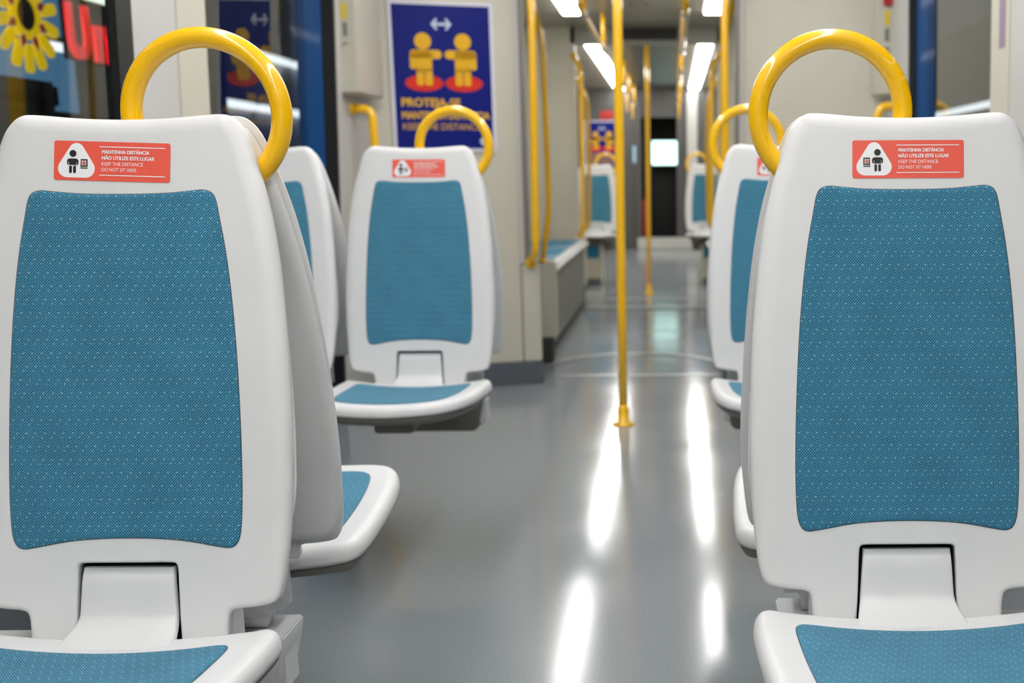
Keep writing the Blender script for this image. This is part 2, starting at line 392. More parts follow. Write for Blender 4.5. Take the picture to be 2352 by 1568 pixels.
# side walls of the near module (window, pillar panels, door opening), both sides
for s, nm, ydoor0 in ((-1, 'left', 3.40), (1, 'right', 3.49)):
    wl = wall_obj('wall_'+nm, s, [(-4.2, 3.0, 0, .82), (3.0, ydoor0, 0, .82), (-4.2, 5.2, 2.0, 2.2), (-4.2, -.9, .82, 2.0), (4.662, 5.2, 0, 2.0)], 'beige'); tag(wl, kind='structure')
    if s < 0:
        wall_obj('wall_panel', s, [(2.936, 3.195, .82, 2.0, 0, .03)], 'beige2', wl, .003)
        wall_obj('wall_panel', s, [(3.20, ydoor0, .82, 2.0)], 'beige', wl, .003)
    else:
        wall_obj('wall_panel', s, [(2.936, 3.29, .82, 2.0, 0, .03)], 'beige2', wl, .003)
        wall_obj('wall_panel', s, [(3.297, ydoor0, .82, 2.0)], 'beige', wl, .003)
    wall_obj('wall_panel', s, [(4.668, 5.17, .02, 1.99, -.006, .0)], 'beige2', wl, .004)
    kb = wall_obj('baseboard_side_'+nm, s, [(-4.1, ydoor0-.03, 0, .30, -.01, .0)], 'kick', None, .003); tag(kb, kind='structure')
    # window next to the seats
    wi = wall_obj('window_1' if s < 0 else 'window_2', s, [(-.86, 2.86, .86, 1.96, .014, .020)], 'glass'); tag(wi, kind='structure')
    wall_obj('window_seal', s, [(2.845, 2.935, .82, 2.0, -.004, .022)], 'rubber', wi, .004)
    wall_obj('window_seal', s, [(-.92, -.84, .82, 2.0, -.004, .022)], 'rubber', wi, .004)
    wall_obj('window_seal', s, [(-.84, 2.845, .82, .87, -.004, .022)], 'rubber', wi, .004)
    wall_obj('window_seal', s, [(-.84, 2.845, 1.95, 2.0, -.004, .022)], 'rubber', wi, .004)
    # door leaf set into its opening
    o = .098 if s < 0 else .045; o2 = .042 if s < 0 else .022
    d = wall_obj('door_1' if s < 0 else 'door_2', s, [(ydoor0-.05, 4.66, .03, .78, o, o+.04)], 'blue', None, .004); tag(d, kind='structure')
    wall_obj('door_stile', s, [(4.618 if s < 0 else 4.56, 4.637, .78, 1.98, o2, o+.04)], 'blue', d, .006)
    wall_obj('door_stile', s, [(ydoor0-.05, ydoor0+.02, .78, 1.98, o-.006, o+.04)], 'blue', d, .006)
    wall_obj('door_rail', s, [(ydoor0+.02, 4.54, 1.90, 1.98, o-.004, o+.04)], 'blue', d, .004)
    wall_obj('door_pane', s, [(ydoor0+.02, 4.622 if s < 0 else 4.565, .78, 1.90, o+.006, o+.012)], 'glass', d)
    wall_obj('door_seal', s, [(4.637, 4.662, .02, 2.0, -.006, o+.05)], 'rubber', d, .004)
    wall_obj('door_seal', s, [(ydoor0-.02, ydoor0-.004, .02, 2.0, .004, o+.05)], 'rubber', d, .002)
wb = box('wall_back', -1.3, 1.3, -4.25, -4.18, 0, 2.2, 'beige', bev=0); tag(wb, kind='structure')

# transverse walls at the first joint, slightly slanted
def slab(name, p0, p1, z0, z1, th, m, parent=None, bev=.006):
    """upright slab whose visible face runs from p0 to p1 (x,y); thickness th goes to +y"""
    bm = bmesh.new(); dx, dy = p1[0]-p0[0], p1[1]-p0[1]; l = math.hypot(dx, dy); nx, ny = -dy/l, dx/l
    if ny < 0: nx, ny = -nx, -ny
    q = [p0, p1, (p1[0]+nx*th, p1[1]+ny*th), (p0[0]+nx*th, p0[1]+ny*th)]
    lo = [bm.verts.new((x, y, z0)) for x, y in q]; hi = [bm.verts.new((x, y, z1)) for x, y in q]
    bm.faces.new(lo); bm.faces.new(hi)
    for i in range(4): bm.faces.new((lo[i], lo[(i+1) % 4], hi[(i+1) % 4], hi[i]))
    return bm_obj(name, bm, m, parent, bev)
def tw(x): return 5.40-(abs(x)-.455)*.3     # y of the slanted wall face
for s, nm in ((-1, 'left'), (1, 'right')):
    wp = slab('wall_joint_'+nm, (s*1.24, tw(1.24)), (s*.548, tw(.548)), .11, 2.2, .06, 'beige'); tag(wp, kind='structure')
    slab('wall_edge_panel', (s*.543, tw(.543)), (s*.455, tw(.455)), .11, .595, .06, 'beige', wp)
    slab('wall_edge_panel', (s*.549, tw(.549)-.004), (s*.525, tw(.525)-.004), .60, 2.2, .05, 'beige2', wp)
    box('edge_seal', s*.507, s*.527, 5.385, 5.45, .60, 2.2, 'grey', wp, .004)
    bb = slab('baseboard_'+nm, (s*1.24, tw(1.24)-.004), (s*.452, tw(.452)-.004), 0, .112, .06, 'kick'); tag(bb, kind='structure')
    # bellows of the joints
    for k, (y0, y1) in enumerate(((5.44, 6.0), (8.95, 9.14))):
        be = empty('bellows_wall', (0, 0, 0)); tag(be, kind='structure')
        be.name = 'wall_bellows_%s_%d' % (nm, k+1)
        nf = max(2, int((y1-y0)/.07))
        for i in range(nf):
            ya = y0+(y1-y0)*i/nf; box('bellows_fold', s*(.62 if i % 2 else .60), s*.68, ya, ya+(y1-y0)/nf, 0, 2.2, 'bellow', be, .003)
# middle module: end walls, outer walls, low end blocks, benches
for s, nm in ((-1, 'left'), (1, 'right')):
    m2 = boxes('wall_mid_'+nm, [(min(s*1.2, s*1.28), max(s*1.2, s*1.28), 6.0, 8.95, 0, 2.2), (min(s*.64, s*1.28), max(s*.64, s*1.28), 6.0, 6.06, 0, 2.2), (min(s*.56, s*1.28), max(s*.56, s*1.28), 8.86, 8.92, 0, 2.2)], 'beige'); tag(m2, kind='structure')
    box('end_block', s*.445, s*.64, 5.98, 6.10, .14, .565, 'beige', m2, .012)
    box('end_block', s*.50, s*.60, 8.72, 8.92, .14, .53, 'beige', m2, .012)
    box('end_block_foot', s*.47, s*.63, 5.985, 6.10, 0, .14, 'bellow', m2, .006)
    box('end_block_foot', s*.52, s*.60, 8.73, 8.92, 0, .14, 'bellow', m2, .006)
    m3 = boxes('wall_far_'+nm, [(min(s*1.2, s*1.28), max(s*1.2, s*1.28), 9.14, 15.2, 0, 2.2), (min(s*.58, s*1.28), max(s*.58, s*1.28), 9.14, 9.2, 0, 2.2)], 'beige'); tag(m3, kind='structure')
# header over the second joint with its display
hd = box('trim_7', -.6, .6, 8.86, 8.94, 2.03, 2.2, 'ceil', bev=.006); tag(hd, kind='structure')
# cab bulkhead at the far end
bk = boxes('wall_front', [(-1.28, -.24, 15.2, 15.26, 0, 2.2), (.27, 1.28, 15.2, 15.26, 0, 2.2), (-.24, .27, 15.2, 15.26, 1.78, 2.2), (-1.28, 1.28, 16.85, 16.9, 0, 2.2)], 'bulk'); tag(bk, kind='structure')
box('door_post', .26, .33, 15.16, 15.21, .15, 2.0, 'bulk', bk); box('door_post', -.30, -.23, 15.16, 15.21, .15, 2.0, 'bulk', bk)
box('wall_panel', .40, .54, 15.17, 15.2, .3, 2.1, 'beige2', bk)
cabw = boxes('wall_cab', [(-.9, .9, 16.8, 16.84, 0, 2.16), (-.92, -.88, 15.27, 16.8, 0, 2.16), (.88, .92, 15.27, 16.8, 0, 2.16), (-.9, .9, 15.27, 16.8, 2.10, 2.15), (-.9, .9, 15.27, 16.8, .001, .01), (-.88, -.26, 15.262, 15.28, 0, 2.1), (.28, .88, 15.262, 15.28, 0, 2.1)], 'cab'); tag(cabw, kind='structure')
sl = box('trim_8', -.29, .59, 15.10, 15.2, 0, .155, 'beige2', bev=.01); tag(sl, kind='structure')

# ------------------------------------------------------------------ station outside
so = box('ground', -9, 9, -6, 26, -.75, -.7, 'stone', bev=0); tag(so, kind='structure')
wo = box('wall_street_left', -5.2, -5.1, -4, 24, -.7, 3.4, 'streetpale', bev=0); tag(wo, kind='structure')
wr = box('wall_street_right', 5.1, 5.2, -4, 24, -.7, 3.4, 'shopdim', bev=0); tag(wr, kind='structure')

# ------------------------------------------------------------------ ceiling lamps
def ceiling_lamp(x, y0, y1, label, group):
    t = empty('ceiling_light', (x, y0, 2.16)); tag(t, label, 'light', group)
    box('housing', -.085, .085, 0, y1-y0, -.006, 0, 'house', t, .002)
    bm = bmesh.new(); add_box(bm, -.065, .065, .02, y1-y0-.02, -.022, -.0065)
    bm_obj('diffuser', bm, 'lamp', t, .004)
for s, nm in ((-1, 'left'), (1, 'right')):
    for i in range(4):
        ceiling_lamp(s*.5, -3.4+i*2.1, -3.4+i*2.1+2.06, '%s ceiling light strip of the near module, %s row, counted from the rear' % (('first', 'second', 'third', 'fourth')[i], nm), 'near module light strips')
    ceiling_lamp(s*.5, 6.1, 8.06, 'short glowing ceiling light strip above the side bench on the %s of the aisle' % nm, 'middle module light strips')
    for i in range(3):
        ceiling_lamp(s*.5, 9.2+i*2.0, 9.2+i*2.0+1.98, '%s glowing ceiling light strip of the far module, %s row' % (('nearest', 'middle', 'farthest')[i], nm), 'far module light strips')

# ------------------------------------------------------------------ tram seat
RC = math.radians(9.5); SR, CR = math.sin(RC), math.cos(RC)
def bp_(u, t, d): return Vector((u, t*SR - d*CR, 1 + t*CR + d*SR))
half = [(0, .110), (.035, .1107), (.0676, .1123), (.1006, .1155), (.1235, .1171), (.1345, .1152), (.1445, .109), (.1535, .0985), (.1595, .0862), (.1655, .0678), (.1718, .049), (.1793, .0255), (.1873, -.0072), (.194, -.0469), (.1992, -.085), (.203, -.127), (.2065, -.173), (.2085, -.214), (.2102, -.264), (.2110, -.313), (.2108, -.358), (.2088, -.4085), (.205, -.448), (.2012, -.480), (.1965, -.5035), (.1905, -.5125), (.1775, -.5165), (.1575, -.5195), (.1400, -.5205), (.1315, -.524), (.1285, -.533), (.1275, -.56), (.1275, -.598), (.124, -.602), (.074, -.602), (.070, -.598), (.0668, -.54), (.0655, -.50), (.0645, -.466), (.0625, -.461), (.058, -.4595), (.03, -.4595), (0, -.4595)]
OUT = chaikin(mirror_half(half), 2)
OUT = [(x*(.996 if abs(x) > .15 else 1-.004*max(0, (abs(x)-.13)/.02)), t+(.0045 if t > .06 else 0)) for x, t in OUT]
def wsh(p):
    u, t = abs(p[0]), p[1]
    if t > .06: return .021
    if t > .02: return .023
    if t > -.40 and u > .12: return .024
    if t > -.49 and u > .12: return .024 - (.024-.009)*(-.40-t)/.09
    if u > .10 or t < -.50 and u > .1: return .008
    return .0035
A = [(k/6)*pi/2 for k in range(7)]
RSH = [(0, -.030)] + [(1-math.cos(a), 0) for a in A]
def dfun(a):
    return lambda p: -min(.014, max(.004, wsh(p)*.7))*(1-math.sin(a))
RSH = [(0, -.019)] + [(1-math.cos(a), dfun(a)) for a in A] + [(1.10, 0.0)]
half_c = [(0, .104), (.10, .109), (.1235, .1105), (.1365, .1075), (.1475, .0985), (.158, .078), (.1705, .040), (.186, -.022), (.1985, -.092), (.2075, -.183), (.2135, -.274), (.2150, -.33), (.2145, -.38), (.211, -.425), (.2055, -.463), (.198, -.493), (.185, -.506), (.165, -.511), (.10, -.513), (0, -.513)]
OUTC = chaikin(mirror_half(half_c), 2)
half_s = half_c[:13] + [(.207, -.418), (.195, -.452), (.176, -.476), (.15, -.487), (.08, -.490), (0, -.490)]
OUTC = [(x*.985, t+.003) for x, t in OUTC]; OUTS = [(x*.985, t+.003) for x, t in chaikin(mirror_half(half_s), 2)]      # shorter rear cover where a column stands behind the back
pad_h = [(0, .0156), (.055, .0164), (.0886, .0196), (.1054, .0215), (.1160, .0178), (.1208, .0077), (.1245, -.0147), (.1308, -.0483), (.1374, -.0987), (.1437, -.1716), (.1481, -.2672), (.1497, -.3573), (.1483, -.408), (.1453, -.4307), (.1367, -.4410), (.116, -.4380), (.0768, -.4302), (.0375, -.4271), (0, -.4263)]
PAD = chaikin(mirror_half(pad_h), 2)
def grow(p, g): return [(a[0]-n[0]*g, a[1]-n[1]*g) for a, n in zip(p, normals_in(p))]
# cushion: u lateral, s from the back edge to the front
def cz(u, s): return .455 + .030*s/.44 + .020*(abs(u)/.215)**2 - .006*math.sin(pi*min(1, max(0, s/.44)))
def cp(u, s, d): return Vector((u, -.094-s, cz(u, s)+d))
cus_h = [(0, .445), (.10, .438), (.145, .424), (.172, .402), (.189, .366), (.201, .30), (.208, .2), (.212, .09), (.2115, .040), (.206, .014), (.186, .001), (.12, 0), (0, 0)]
CUS = chaikin(mirror_half(cus_h), 2)
cpad_h = [(0, .392), (.09, .386), (.125, .372), (.140, .345), (.150, .28), (.157, .19), (.160, .09), (.158, .066), (.148, .056), (.10, .059), (0, .061)]
CPAD = chaikin(mirror_half(cpad_h), 2)

def sticker(parent, u0, t0, rot, mirrored, seat_d=0.0):
    c, s_ = math.cos(rot), math.sin(rot)
    def fn(d):
        return lambda x, y, e=0: bp_(u0+x*c-y*s_, t0+x*s_+y*c, d+e)
    k = .149/1905
    X = lambda x: (x-1102)*k
    Y = lambda y: (477-y)*k
    mx = (lambda x: 1040-x) if mirrored else (lambda x: x)
    P = lambda pts: [(X(mx(x)), Y(y)) for x, y in pts]
    st = flat('sticker', [rrect(X(150), X(2055), Y(800), Y(155), 38*k)], fn(.0006), 'red', parent)
    st['label'] = 'red distance notice with a white triangle and lettering'
    tri = hull([tuple(p) for p in circ(520, 312, 125, 24)+circ(366, 605, 149, 24)+circ(672, 605, 149, 24)])
    flat('triangle_panel', [P(tri)], fn(.0009), 'white', st)
    flat('person_symbol', [P(circ(577, 362, 57, 24)), P(rrect(484, 672, 445, 560, 45)), P(rrect(524, 570, 562, 685, 22)), P(rrect(590, 636, 562, 685, 22))], fn(.0012), 'ink', st)
    flat('arm_lines', [P([(512, 500), (518, 500), (518, 556), (512, 556)]), P([(638, 500), (644, 500), (644, 556), (638, 556)]), P([(524, 552), (636, 552), (636, 560), (524, 560)])], fn(.0014), 'white', st)
    flat('seat_symbol', [P([(336, 450), (447, 450), (452, 575), (334, 575)]), P([(334, 588), (455, 588), (455, 605), (334, 605)])], fn(.0012), 'ink', st)
    def cross(h, w_):
        out = []
        for a in (pi/4, -pi/4):
            ca, sa = math.cos(a), math.sin(a)
            out.append(P([(393+x*ca-y*sa, 513+x*sa+y*ca) for x, y in rrect(-h, h, -w_, w_, w_)]))
        return out
    flat('cross_outline', cross(52, 20), fn(.0014), 'white', st); flat('cross_mark', cross(44, 11), fn(.0016), 'xred', st)
    flat('rule_lines', [[(X(895), Y(247)), (X(1970), Y(247)), (X(1970), Y(233)), (X(895), Y(233))], [(X(900), Y(712)), (X(1975), Y(712)), (X(1975), Y(698)), (X(900), Y(698))]], fn(.0010), 'white', st)
    text_obj('lettering', [('MANTENHA DISTÂNCIA', X(935), Y(350), 56*k, 780*k, .055), ('NÃO UTILIZE ESTE LUGAR', X(935), Y(448), 56*k, 865*k, .055), ('KEEP THE DISTANCE', X(935), Y(546), 56*k, 677*k, 0), ('DO NOT SIT HERE', X(935), Y(640), 56*k, 568*k, 0)], fn(.0010), 'white', st)
    return st
def make_back(t, rear=False, short=False):
    """shell, padding and rear cover of one back; rear=True flips it to face the other way"""
    fn = (lambda u, tt, d: Vector((u, .11-bp_(u, tt, d).y, bp_(u, tt, d).z))) if rear else bp_
    if not rear:
        plate('back_shell', OUT if short else [(x, max(t_, -.546)) for x, t_ in OUT], fn, RSH, 'plastic', t, wsh)
        plate('back_pad_seam', grow(PAD, .0009), fn, [(0, -.001), (0, .0004)], 'seam', t, back=False)
        plate('back_pad', PAD, fn, [(0, .0002), (0, .0009), (.0015, .0018), (.004, .0023), (.007, .0024)], 'fabric', t, back=False)
        plate('hinge_recess', [(-.072, -.445), (.072, -.445), (.072, -.60), (-.072, -.60)], fn, [(0, -.0204), (0, -.0192)], 'black', t)
    rc = [(0, -.0205)] + [((1-math.cos(a))*.016, -.024-.012*math.sin(a)) for a in A] + [(.03, -.0365)]
    return plate('rear_shell' if rear else 'back_cover', OUTS if short else OUTC, fn, rc, 'plastic', t)
def flap(t):
    # tail of the cushion that runs up into the slot of the back
    path = []
    for i in range(7): tt = -.4655 - (.060)*i/6; p = bp_(0, tt, .001); path.append((p.y, p.z, .0585+.0007*i))
    y0, z0 = path[-1][0], path[-1][1]; y1, z1 = -.150, .456
    for i in range(1, 10):
        s = i/9; bx, bz = y0-.0055, .4615
        path.append((y0*(1-s)**2+bx*2*s*(1-s)+y1*s*s, z0*(1-s)**2+bz*2*s*(1-s)+z1*s*s, .0627+.015*s**1.5))
    v, f = [], []; n = len(path); prof = [(-1, -.010), (-1, -.003), (-.975, -.0008), (-.93, 0), (-.5, 0), (0, 0), (.5, 0), (.93, 0), (.975, -.0008), (1, -.003), (1, -.010)]; k = len(prof)
    for i, (y, z, hw) in enumerate(path):
        a = path[max(0, i-1)]; b = path[min(n-1, i+1)]; ty, tz = b[0]-a[0], b[1]-a[1]; l = math.hypot(ty, tz); ny, nz = tz/l, -ty/l
        drop = (.004 if i == 0 else (.0012 if i == 1 else 0))
        for c, d in prof: v.append((c*hw, y+ny*(d-drop), z+nz*(d-drop)))
    for i in range(n-1):
        for j in range(k-1): f.append((i*k+j, i*k+j+1, (i+1)*k+j+1, (i+1)*k+j))
    f.append(tuple(range(k))); f.append(tuple((n-1)*k+j for j in range(k))[::-1])
    return from_py('hinge_flap', v, f, 'plastic', t, True)
def make_seat(name, ring=0, stick=None, rear=False, wall=0, cushion=True, base=True):
    t = empty(name)
    make_back(t, short=base)
    if cushion:
        flap(t)
        rc = [(0, -.030)] + [((1-math.cos(a))*.022, -.024*(1-math.sin(a))) for a in A] + [(.026, 0)]
        plate('seat_shell', CUS, cp, rc, 'plastic', t, star=5)
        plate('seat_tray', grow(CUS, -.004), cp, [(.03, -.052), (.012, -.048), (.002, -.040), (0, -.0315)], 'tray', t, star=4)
        plate('seat_pad_seam', grow(CPAD, .0009), cp, [(0, -.001), (0, .0006)], 'seam', t, back=False, star=5)
        plate('seat_pad', CPAD, cp, [(0, .0004), (0, .0012), (.0015, .0023), (.004, .0028), (.007, .0030)], 'fabric', t, back=False, star=5)
    if base:
        # column between the two backs, cradle bracket and the beam that carries the seat off the side wall
        box('seat_column', -.152, .152, .02, .105, .405, .86, 'plastic', t, .026)
        for sx in (-1, 1): box('neck_block', sx*.076, sx*.1255, -.0765, -.026, .40, .492, 'plastic', t, .004)
        bm = bmesh.new()
        poly = [(-.160, .402), (.160, .402), (.158, .385), (.143, .315), (.146, .308), (.130, .292), (-.130, .292), (-.146, .308), (-.143, .315), (-.158, .385)]
        a = [bm.verts.new((x, .012, z)) for x, z in poly]; b = [bm.verts.new((x, .100, z)) for x, z in poly]
        bm.faces.new(a); bm.faces.new(b[::-1])
        for i in range(len(poly)): bm.faces.new((a[i], a[(i+1) % len(poly)], b[(i+1) % len(poly)], b[i]))
        bm_obj('cradle_bracket', bm, 'tray' if rear else 'bracket', t, .003)  # seats with a rear shell: under-cushion shade put into the cradle's colour
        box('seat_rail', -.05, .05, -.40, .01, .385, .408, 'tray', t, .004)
    if rear: make_back(t, True)
    if stick: sticker(t, *stick)
    if ring:
        R, cxr, czr = .0985, .097*ring, 1.117
        tube('grab_ring', [(cxr+R*math.cos(2*pi*i/64), .052, czr+R*math.sin(2*pi*i/64)) for i in range(64)], .0135, 'yellow', t, 18, True)
    return t
def beam(s, y, label):
    t = empty('seat_beam', (s*.35, y+.055, .31)); tag(t, label, 'beam', 'seat beams')
    box('beam', 0, s*.86, -.03, .03, .002, .078, 'bracket', t, .005); box('wall_plate', s*.845, s*.865, -.06, .06, -.06, .12, 'bracket', t, .004)
def place(t, x, y, rz, label, group, cat='seat'):
    t.location = (x, y, 0); t.rotation_euler = (0, 0, rz); tag(t, label, cat, group); return t
G = 'blue and white tram seats'
s_l = place(make_seat('tram_seat', 1, (-.0115, .058, math.radians(-1.9), True), wall=-1), -.504, 1.42, 0, 'large tram seat nearest on the left, facing the camera, with tilted red notice', G)
s_r = place(make_seat('tram_seat', -1, (.002, .0565, 0, False), wall=1), .517, 1.47, 0, 'large tram seat nearest on the right, facing the camera, with level red notice', G)
plain = make_seat('tram_seat', 0, base=False)
place(plain, -.503, 1.53, pi, 'tram seat facing away, back to back with the nearest left seat', G)
c = copy_tree(plain); place(c, .517, 1.58, pi, 'tram seat facing away, back to back with the nearest right seat', G)
s_m = place(make_seat('tram_seat', 1, (.003, .0555, 0, True), rear=True, wall=-1), -.515, 3.12, 0, 'tram seat with red notice in front of the blue poster', G)
s_m2 = place(make_seat('tram_seat', -1, (.003, .0555, 0, False), rear=True, wall=1), .515, 3.12, 0, 'tram seat right of the aisle, half hidden behind the nearest right seat', G)
win = make_seat('tram_seat', 0, rear=True)
place(win, -.962, 3.12, 0, 'window-side tram seat by the left door, half hidden behind the nearest left seat', G)
c = copy_tree(win); place(c, .985, 3.12, 0, 'window-side tram seat by the right door, hidden behind the nearest right seat', G)
beam(-1, 1.42, 'light grey beam carrying the nearest left seats off the wall'); beam(1, 1.47, 'light grey beam carrying the nearest right seat off the wall')
beam(-1, 3.12, 'light grey beam under the seats in front of the blue poster'); beam(1, 3.12, 'light grey beam under the second row of seats on the right')
c = copy_tree(win); place(c, -.985, 1.42, 0, 'window-side tram seat beside the nearest left seat, only its bracket in view', G)
far_l = place(make_seat('tram_seat', 1, rear=True), -.535, 10.6, 0, 'small far tram seat left of the aisle, in front of the far poster', G)
far_r = place(make_seat('tram_seat', -1, rear=True), .535, 10.6, 0, 'small far tram seat right of the aisle, in the far module', G)
for s, nm in ((-1, 'left'), (1, 'right')):
    t = empty('equipment_box', (s*.83, 10.6, 0)); tag(t, 'low beige equipment box under the far %s seat' % nm, 'box', 'equipment boxes under the far seats')
    box('body', -.36, .36, -.34, .0, 0, .375, 'beige', t, .01); box('front_panel', -.34, .34, -.352, -.34, .25, .37, 'fabric', t, .004); box('foot_strip', -.35, .35, -.345, -.33, 0, .06, 'kick', t, .004)

# ------------------------------------------------------------------ poles and rails
def pole(x, y, label):
    t = empty('grab_pole', (x, y, 0)); tag(t, label, 'pole', 'yellow aisle poles')
    tube('pole', [(0, 0, .006), (0, 0, .5), (0, 0, 1), (0, 0, 1.6), (0, 0, 2.145)], .0185, 'yellow', t, 18)
    lathe('foot_flange', [(.001, 0), (.045, 0), (.045, .006), (.026, .012), (.024, .07), (.0195, .085), (.001, .085)], 'yellow', t)
    lathe('ceiling_flange', [(.001, 2.10), (.024, 2.10), (.024, 2.13), (.04, 2.138), (.04, 2.145), (.001, 2.145)], 'yellow', t)
pole(-.009, 4.456, 'tall yellow aisle pole in the middle of the picture, nearer one')
pole(-.008, 9.45, 'thinner looking yellow aisle pole in the distance')
def bar(name, pts, r, label, cat, group, feet=True):
    t = empty(name, pts[0]); tag(t, label, cat, group); b = Vector(pts[0])
    P = fillet_path([Vector(p)-b for p in pts], .09)
    tube('bar', P, r, 'yellow', t, 14)
    if feet:
        for p, q in ((P[0], P[1]), (P[-1], P[-2])):
            d = (q-p).normalized(); tube('mount', [p+d*.001, p+d*.018], r*1.45, 'yellow', t, 14)
    return t
for s, nm in ((-1, 'left'), (1, 'right')):
    bar('grab_bar', [(s*.50, 5.39, .60), (s*.462, 5.30, .66), (s*.455, 5.30, 1.2), (s*.448, 5.30, 1.8), (s*.50, 5.39, 2.10)], .019, 'thick yellow upright grab bar on the %s edge of the near joint' % nm, 'grab bar', 'upright grab bars at the joints')
    bar('grab_bar', [(s*.515, 6.0, .56), (s*.47, 5.99, .84), (s*.475, 5.99, 1.3), (s*.48, 5.99, 1.72), (s*.56, 6.0, 2.05)], .016, 'thin yellow upright grab bar above the bench end on the %s' % nm, 'grab bar', 'upright grab bars at the joints')
    bar('grab_bar', [(s*.545, 8.86, .53), (s*.515, 8.78, .62), (s*.51, 8.78, 1.2), (s*.51, 8.78, 1.84), (s*.57, 8.86, 1.95)], .019, 'yellow upright grab bar on the %s edge of the far joint' % nm, 'grab bar', 'upright grab bars at the joints')
    bar('grab_bar', [(s*.585, 9.2, .50), (s*.50, 9.21, .62), (s*.49, 9.21, 1.2), (s*.50, 9.21, 1.66), (s*.585, 9.2, 1.8)], .016, 'slim yellow grab bar just behind the far joint on the %s' % nm, 'grab bar', 'upright grab bars at the joints')
    bar('door_handle_bar', [(s*1.195, 4.86, 1.318), (s*1.10, 4.86, 1.318), (s*1.095, 4.86, 1.1), (s*1.095, 4.86, .62), (s*1.205, 4.86, .60)], .019, 'bent yellow handle on the wall beside the %s door' % nm, 'handle', 'door handles')
    for k, (y0, y1) in enumerate(((5.95, 8.3), (9.4, 14.6))):
        t = empty('overhead_rail', (s*.28, y0, 1.9)); tag(t, '%s yellow overhead handrail on the %s of the aisle' % (('nearer', 'farther')[k], nm), 'handrail', 'overhead handrails')
        tube('rail', [(0, (y1-y0)*i/8, 0) for i in range(9)], .016, 'yellow', t)
        n = 2 if k == 0 else 4
        for i in range(n):
            y = .3+(y1-y0-.6)*i/(n-1); tube('hanger', [(0, y, .0), (0, y, .12), (0, y, .243)], .015, 'yellow', t)
            lathe('hanger_socket', [(.001, -.02), (.022, -.02), (.022, .02), (.001, .02)], 'metal', t, 16, (0, y, 0))
        if k: 
            for i in range(3):
                y = 1.0+i*1.6
                h = tube('strap_loop', [(0, y+.05*math.cos(a), -.13+.09*math.sin(a)) for a in [2*pi*j/16 for j in range(16)]], .009, 'yellow', t, 10, True)

# ------------------------------------------------------------------ side benches of the middle module
for s, nm in ((-1, 'left'), (1, 'right')):
    t = empty('side_bench', (s*.8, 7.4, 0)); tag(t, 'low side bench with pale blue pads and grey front on the %s behind the joint' % nm, 'bench', 'side benches')
    a, b = (.335, -.38) if s < 0 else (-.335, .38)
    box('front_panel', a-.05*(1 if s < 0 else -1), b, -1.28, 1.31, .03, .47, 'grey', t, .006)
    box('kick_strip', a-.045*(1 if s < 0 else -1), a-.06*(1 if s < 0 else -1), -1.28, 1.31, 0, .03, 'bellow', t, .002)
    for k in range(3):
        y0 = -1.28+k*.87
        sh = box('seat_top', a, b, y0, y0+.85, .472, .515, 'plastic', t, .016)
        box('seat_pad', a-.07*(1 if s < 0 else -1), b+.05*(1 if s < 0 else -1), y0+.07, y0+.78, .513, .521, 'fabric', sh, .003)
# display in the header
t = empty('display_board', (.03, 8.85, 2.06)); tag(t, 'narrow unlit black display board above the far joint', 'display')
box('case', -.215, .215, -.012, .012, 0, .085, 'rubber', t, .004); box('screen', -.2, .2, -.016, -.0125, .01, .075, 'cab', t, .001)

# ------------------------------------------------------------------ posters
def poster(o, x0, x1, z0, z1, yfun, label, simple=False):
    cx, cz_ = (x0+x1)/2, (z0+z1)/2
    ang = math.atan2(yfun(x1)-yfun(x0), x1-x0); wd = math.hypot(x1-x0, yfun(x1)-yfun(x0)); ht = z1-z0
    t = empty(o, (cx, yfun(cx), cz_), ang); tag(t, label, 'poster', 'distance posters')
    box('frame', -wd/2, wd/2, -.012, -.001, -ht/2, ht/2, 'pframe', t, .002)
    fw_, fh = wd-.034, ht-.034
    # print coordinates of the artwork: 0..1000 across, 0..1480 down
    k = fw_/1000; ky = fh/1470
    def fn(d): return lambda x, y, e=0: Vector(((x-500)*k, -.012-d-e, (735-y)*ky))
    fd = flat('blue_field', [[(0, 0), (1000, 0), (1000, 1470), (0, 1470)]], fn(.0006), 'pblue', t)
    arw = [[(392, 192), (447, 128), (462, 140), (440, 178), (560, 178), (538, 140), (553, 128), (608, 192), (553, 256), (538, 244), (560, 206), (440, 206), (462, 244), (447, 256)]]
    flat('arrow_symbol', arw, fn(.0012), 'pgrey', fd)
    for cxp, m in ((305, 1), (715, -1)):
        flat('red_disc', [circ(cxp, 795, 195, 36, 85)], fn(.0012), 'pred', fd)
        q = lambda pts: [(cxp+m*x, y) for x, y in pts]
        flat('figure', [circ(cxp, 368, 86, 28), q(rrect(-138, 190, 455, 545, 44)), q(rrect(-78, 88, 460, 680, 20)), q(rrect(-138, -72, 470, 655, 32)), q(rrect(-75, -2, 640, 818, 22)), q(rrect(10, 88, 640, 818, 22))], fn(.0018), 'pyel', fd)
    text_obj('lettering', [('PROTEJA-SE', 62, 1035, -82, 610, .06), ('MANTENHA DISTÂNCIA', 62, 1162, -72, 910, .06), ('KEEP THE DISTANCE', 66, 1276, -66, 800, 0)], fn(.0012), 'pyel', fd)
    flat('logo_disc', [circ(905, 1395, 46, 24)], fn(.0012), 'pgrey', fd)
    return t
poster('poster', -1.100, -.640, 1.140, 1.822, tw, 'large blue poster of two yellow figures keeping distance on the left wall')
poster('poster', -1.00, -.52, 1.05, 1.735, lambda x: 15.2, 'small far blue poster beyond the aisle poles on the cab wall')
b_ = box('notice_plate', -.78, -.60, 15.185, 15.2, 1.75, 1.865, 'redlab', None, .002); tag(b_, 'small red notice above the far blue poster', 'notice')

